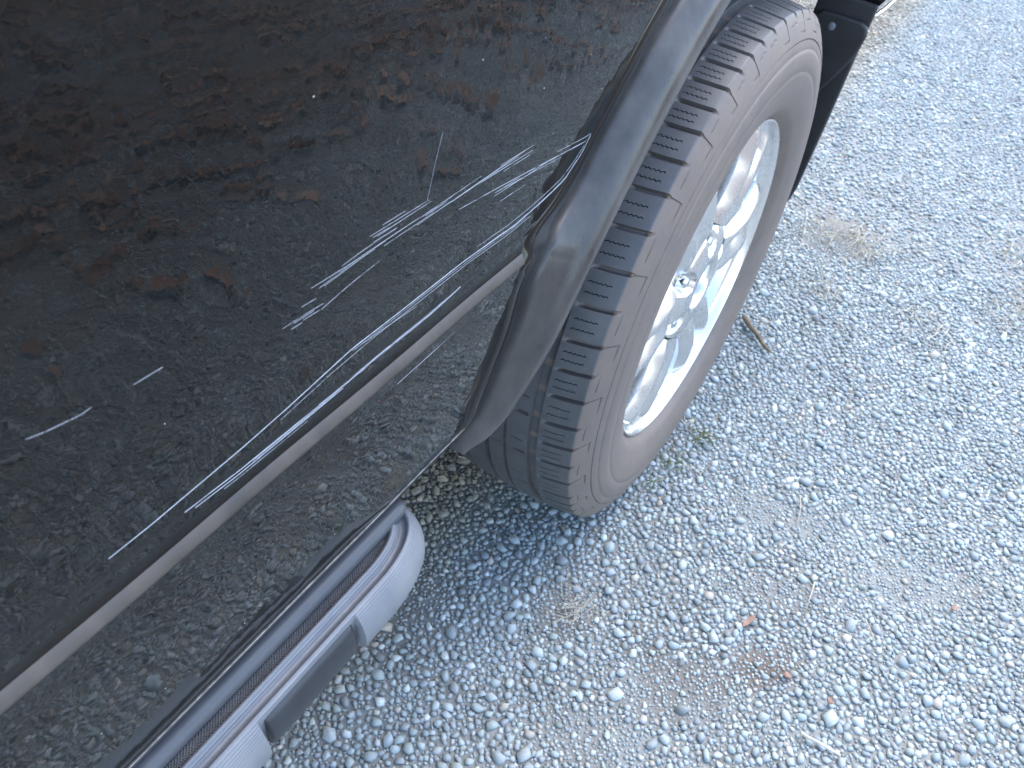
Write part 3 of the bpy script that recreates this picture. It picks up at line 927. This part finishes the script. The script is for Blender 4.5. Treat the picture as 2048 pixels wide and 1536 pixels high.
o = mesh_obj('bumper_trim', V, F, M['chrome'], smooth=True); o.parent = bump

# ------------------------------------------------------------------ rest of the car: glasshouse, roof, far side, floor
def loft(name, rows, mat, smooth=False, close=False):
    n = len(rows[0])
    return adopt(mesh_obj(name, [p for r in rows for p in r], [tuple(f) for f in grid_faces(len(rows), n).tolist()], mat, smooth=smooth))
ysr = [-3.3, -2.4, -1.6, -0.8, 0.0, 0.80]
loft('roof', [[(-.07, y, 1.135), (-.13, y, 1.45), (-.20, y, 1.68), (-.30, y, 1.74), (-.94, y, 1.78), (-1.58, y, 1.74), (-1.68, y, 1.68), (-1.75, y, 1.45), (-1.81, y, 1.13), (-1.85, y, .80), (-1.83, y, .45), (-1.70, y, .36)] for y in ysr], M['paint'], True)
loft('underbody', [[(-.11, y, .40), (-.30, y, .375), (-.94, y, .36), (-1.70, y, .362)] for y in (-3.3, -2.0, -0.58)], M['liner'])
loft('rear_floor', [[(-.43, y, .46), (-.94, y, .46), (-1.70, y, .46)] for y in (-0.58, 0.3, 0.9)], M['liner'])
loft('tailgate', [[(-.08, .82, .66), (-.94, .93, .66), (-1.80, .82, .66)], [(-.07, .82, 1.13), (-.94, .93, 1.13), (-1.81, .82, 1.13)], [(-.22, .80, 1.70), (-.94, .82, 1.76), (-1.66, .80, 1.70)]], M['paint'])
for (ya, yb) in ((-2.30, -1.42), (-1.34, -0.42), (-0.32, 0.62)):
    adopt(mesh_obj('side_window', [(-.0735, ya, 1.17), (-.0735, yb, 1.17), (-.1425, yb - .04, 1.53), (-.1425, ya + .04, 1.53)], [(0, 1, 2, 3)], M['glass']))

# front wheel of the same side, sharing the meshes
fw = empty('front_wheel', (0, -2.78, 0)); fw.parent = car; fw.matrix_parent_inverse = CI
for ch in list(wheel.children):
    c_ = ch.copy(); COL.objects.link(c_); c_.parent = fw; c_.matrix_parent_inverse = Matrix.Identity(4)

# ------------------------------------------------------------------ litter on the gravel
def gz(x, y): return float(undul(np.array(x), np.array(y)))
def stalks(name, label, cat, centre, n, length, spread, mat, up=0.25, rad=0.0006, group=None, seed=0):
    r = random.Random(seed)
    V, F = [], []
    cx, cy = centre
    for k in range(n):
        a = r.uniform(0, 2 * math.pi)
        bx, by = cx + r.gauss(0, spread), cy + r.gauss(0, spread)
        L = length * r.uniform(0.5, 1.2)
        z0 = gz(bx, by) + 0.003
        p = []
        bend = r.uniform(-0.9, 0.9)
        for i in range(5):
            t = i / 4
            aa = a + bend * t
            p.append((bx + math.cos(aa) * L * t, by + math.sin(aa) * L * t, z0 + 0.003 + L * up * math.sin(t * 2.2) * r.uniform(.8, 1.2)))
        v, f = tube(p, [rad, rad, rad * .9, rad * .7, rad * .3], 4)
        o_ = len(V); V += v; F += [tuple(i + o_ for i in ff) for ff in f]
    o = mesh_obj(name, V, F, mat)
    tag(o, label, cat, group)
    return o
stalks('dry_grass_tuft', 'pale dry grass tuft on gravel right of the tyre', 'grass tuft', (0.085, 0.945), 60, 0.10, 0.05, M['straw'], 0.22, 0.0010, seed=1)
stalks('dry_grass_tuft', 'thin wisps of dry grass on gravel between tyre and pale tuft', 'grass tuft', (0.094, 0.70), 14, 0.07, 0.03, M['straw'], 0.15, 0.0008, seed=2)
stalks('dry_grass_tuft', 'flattened straw patch on gravel at mid right', 'grass tuft', (0.326, 0.731), 24, 0.05, 0.035, M['straw'], 0.06, 0.0010, seed=3)
stalks('dry_grass_tuft', 'straw patch at the right edge of the picture', 'grass tuft', (0.50, 0.91), 36, 0.06, 0.04, M['straw'], 0.08, 0.0011, seed=4)
stalks('dry_grass_tuft', 'faded straw patch near the right edge, farthest from the car', 'grass tuft', (0.46, 1.17), 30, 0.07, 0.05, M['straw'], 0.08, 0.0011, seed=5)
stalks('dry_grass_tuft', 'small olive dry grass clump on gravel below the tyre', 'grass tuft', (0.045, -0.335), 34, 0.034, 0.014, M['straw'], 0.15, 0.0005, seed=6)
stalks('grass_sprig', 'short green grass sprig at the foot of the tyre sidewall', 'grass sprig', (0.054, 0.086), 12, 0.03, 0.010, M['green'], 0.45, 0.0011, seed=7)
stalks('grass_sprig', 'tiny green grass sprig beside the tyre contact with gravel', 'grass sprig', (0.046, 0.004), 9, 0.024, 0.008, M['green'], 0.45, 0.0010, seed=8)
stalks('grass_sprig', 'single tiny green sprig on gravel just below the tyre', 'grass sprig', (0.035, -0.06), 5, 0.016, 0.006, M['green'], 0.4, 0.0009, seed=9)

def stick(name, label, cat, pts, r0, r1, mat, sag=0.0, group=None):
    P = []
    for i, (x, y) in enumerate(pts):
        P.append((x, y, gz(x, y) + 0.006 + r0 + sag * math.sin(i)))
    n = len(P)
    V, F = tube(P, [r0 + (r1 - r0) * i / (n - 1) for i in range(n)], 7)
    o = mesh_obj(name, V, F, mat, smooth=True)
    tag(o, label, cat, group)
    return o
stick('twig', 'crooked dark brown twig on gravel beside the tyre', 'twig', [(-0.004, 0.475), (0.020, 0.450), (0.038, 0.438), (0.058, 0.417), (0.078, 0.403)], 0.0062, 0.0036, M['bark'], 0.001)
stick('straw_stem', 'single pale straw stem lying at the foot of the tyre', 'straw', [(0.048, 0.001), (0.062, 0.012), (0.080, 0.016), (0.096, 0.021)], 0.0010, 0.0007, M['straw'])
stick('straw_stem', 'short curved straw touching the tyre sidewall near the rim', 'straw', [(0.012, 0.124), (0.020, 0.112), (0.030, 0.104), (0.046, 0.103)], 0.0009, 0.0006, M['straw'])
stick('straw_stem', 'short straw stem lying in the middle of the gravel', 'straw', [(0.327, -0.085), (0.329, -0.112), (0.331, -0.138)], 0.0012, 0.0008, M['straw'])
stick('straw_stem', 'slanting straw stem right of the soil patch', 'straw', [(0.411, -0.100), (0.424, -0.116), (0.436, -0.134)], 0.0012, 0.0007, M['straw'])
stick('straw_stem', 'long thin straw above the red brown chip', 'straw', [(0.252, 0.075), (0.262, 0.045), (0.268, 0.010)], 0.0010, 0.0007, M['straw'])
stick('bleached_stick', 'bleached white stick near the bottom edge of the gravel', 'stick', [(0.385, -0.331), (0.410, -0.327), (0.440, -0.326)], 0.0024, 0.0018, M['whitestick'])
def chip(name, label, cat, x, y, l, w, a, mat, h=0.0022):
    bm = bmesh.new()
    pts = [(-.5, -.25), (-.2, -.5), (.3, -.42), (.5, -.1), (.42, .3), (.05, .5), (-.35, .38)]
    ca, sa = math.cos(a), math.sin(a); z = gz(x, y) + 0.008
    A, B = [], []
    for px_, py_ in pts:
        X = x + px_ * l * ca - py_ * w * sa; Y = y + px_ * l * sa + py_ * w * ca
        A.append(bm.verts.new((X, Y, z + random.uniform(-.001, .001)))); B.append(bm.verts.new((X, Y, z + h + random.uniform(-.001, .0015))))
    bm.faces.new(A[::-1]); bm.faces.new(B)
    for k in range(7): bm.faces.new((A[k], A[(k + 1) % 7], B[(k + 1) % 7], B[k]))
    o = bm_obj(name, bm, mat); tag(o, label, cat); return o
chip('wood_chip', 'red brown wood chip lying above the bare soil patch', 'wood chip', 0.265, -0.214, 0.030, 0.008, 1.2, M['redchip'])
chip('wood_chip', 'tiny orange chip at the edge of the bare soil patch', 'wood chip', 0.342, -0.262, 0.012, 0.009, 0.3, M['redchip'])
chip('wood_chip', 'small red chip among stones toward the right edge', 'wood chip', 0.525, 0.007, 0.012, 0.008, 0.9, M['redchip'])
chip('wood_chip', 'small dark red chip on gravel in the lower right', 'wood chip', 0.405, -0.262, 0.010, 0.008, 2.0, M['redchip'])

# fallen leaves away from the car (seen mirrored in the door)
def leaf_mesh(n, xr, yr, size, seed):
    r = np.random.default_rng(seed)
    V, F, C, off = [], [], [], 0
    k = 13
    base_r = np.array([1.0, .62, .95, .55, .85, .5, .35, .5, .85, .55, .95, .62, 1.0])
    aa = np.linspace(-2.6, 2.6, k)
    for _ in range(n):
        x, y = r.uniform(*xr), r.uniform(*yr)
        if r.random() > smoothstep(xr[0], xr[0] + 0.5, np.array(x)) + 0.12: continue
        L = size * r.uniform(.6, 1.3); a = r.uniform(0, 6.28); curl = r.uniform(-.6, 1.4)
        lx = base_r * np.cos(aa) * L * .5 * r.uniform(.9, 1.1, k); ly = base_r * np.sin(aa) * L * .34
        lz = curl * ly * ly / L * 2.2 + r.normal(0, .04 * L, k) + .15 * L * r.uniform(0, 1)
        px_ = np.concatenate([[0], lx]); py_ = np.concatenate([[0], ly]); pz_ = np.concatenate([[.004], lz])
        V.append(np.stack([x + px_ * math.cos(a) - py_ * math.sin(a), y + px_ * math.sin(a) + py_ * math.cos(a), gz(x, y) + .010 + pz_], 1))
        F += [(off, off + i, off + i + 1) for i in range(1, k)]
        c = np.array([(0.31, .175, .115), (0.40, .26, .18), (.21, .12, .08), (.36, .22, .15)][r.integers(4)]) * r.uniform(.8, 1.2)
        C.append(np.repeat(c[None], k + 1, 0)); off += k + 1
    o = mesh_obj('fallen_leaves', np.concatenate(V), np.array(F), M['leaf'])
    set_tint(o.data, np.concatenate(C))
    return o
lv = leaf_mesh(4200, (0.72, 4.2), (-1.2, 5.5), 0.075, 5)
tag(lv, 'brown fallen leaves scattered over the gravel away from the car', 'leaves', kind='stuff')
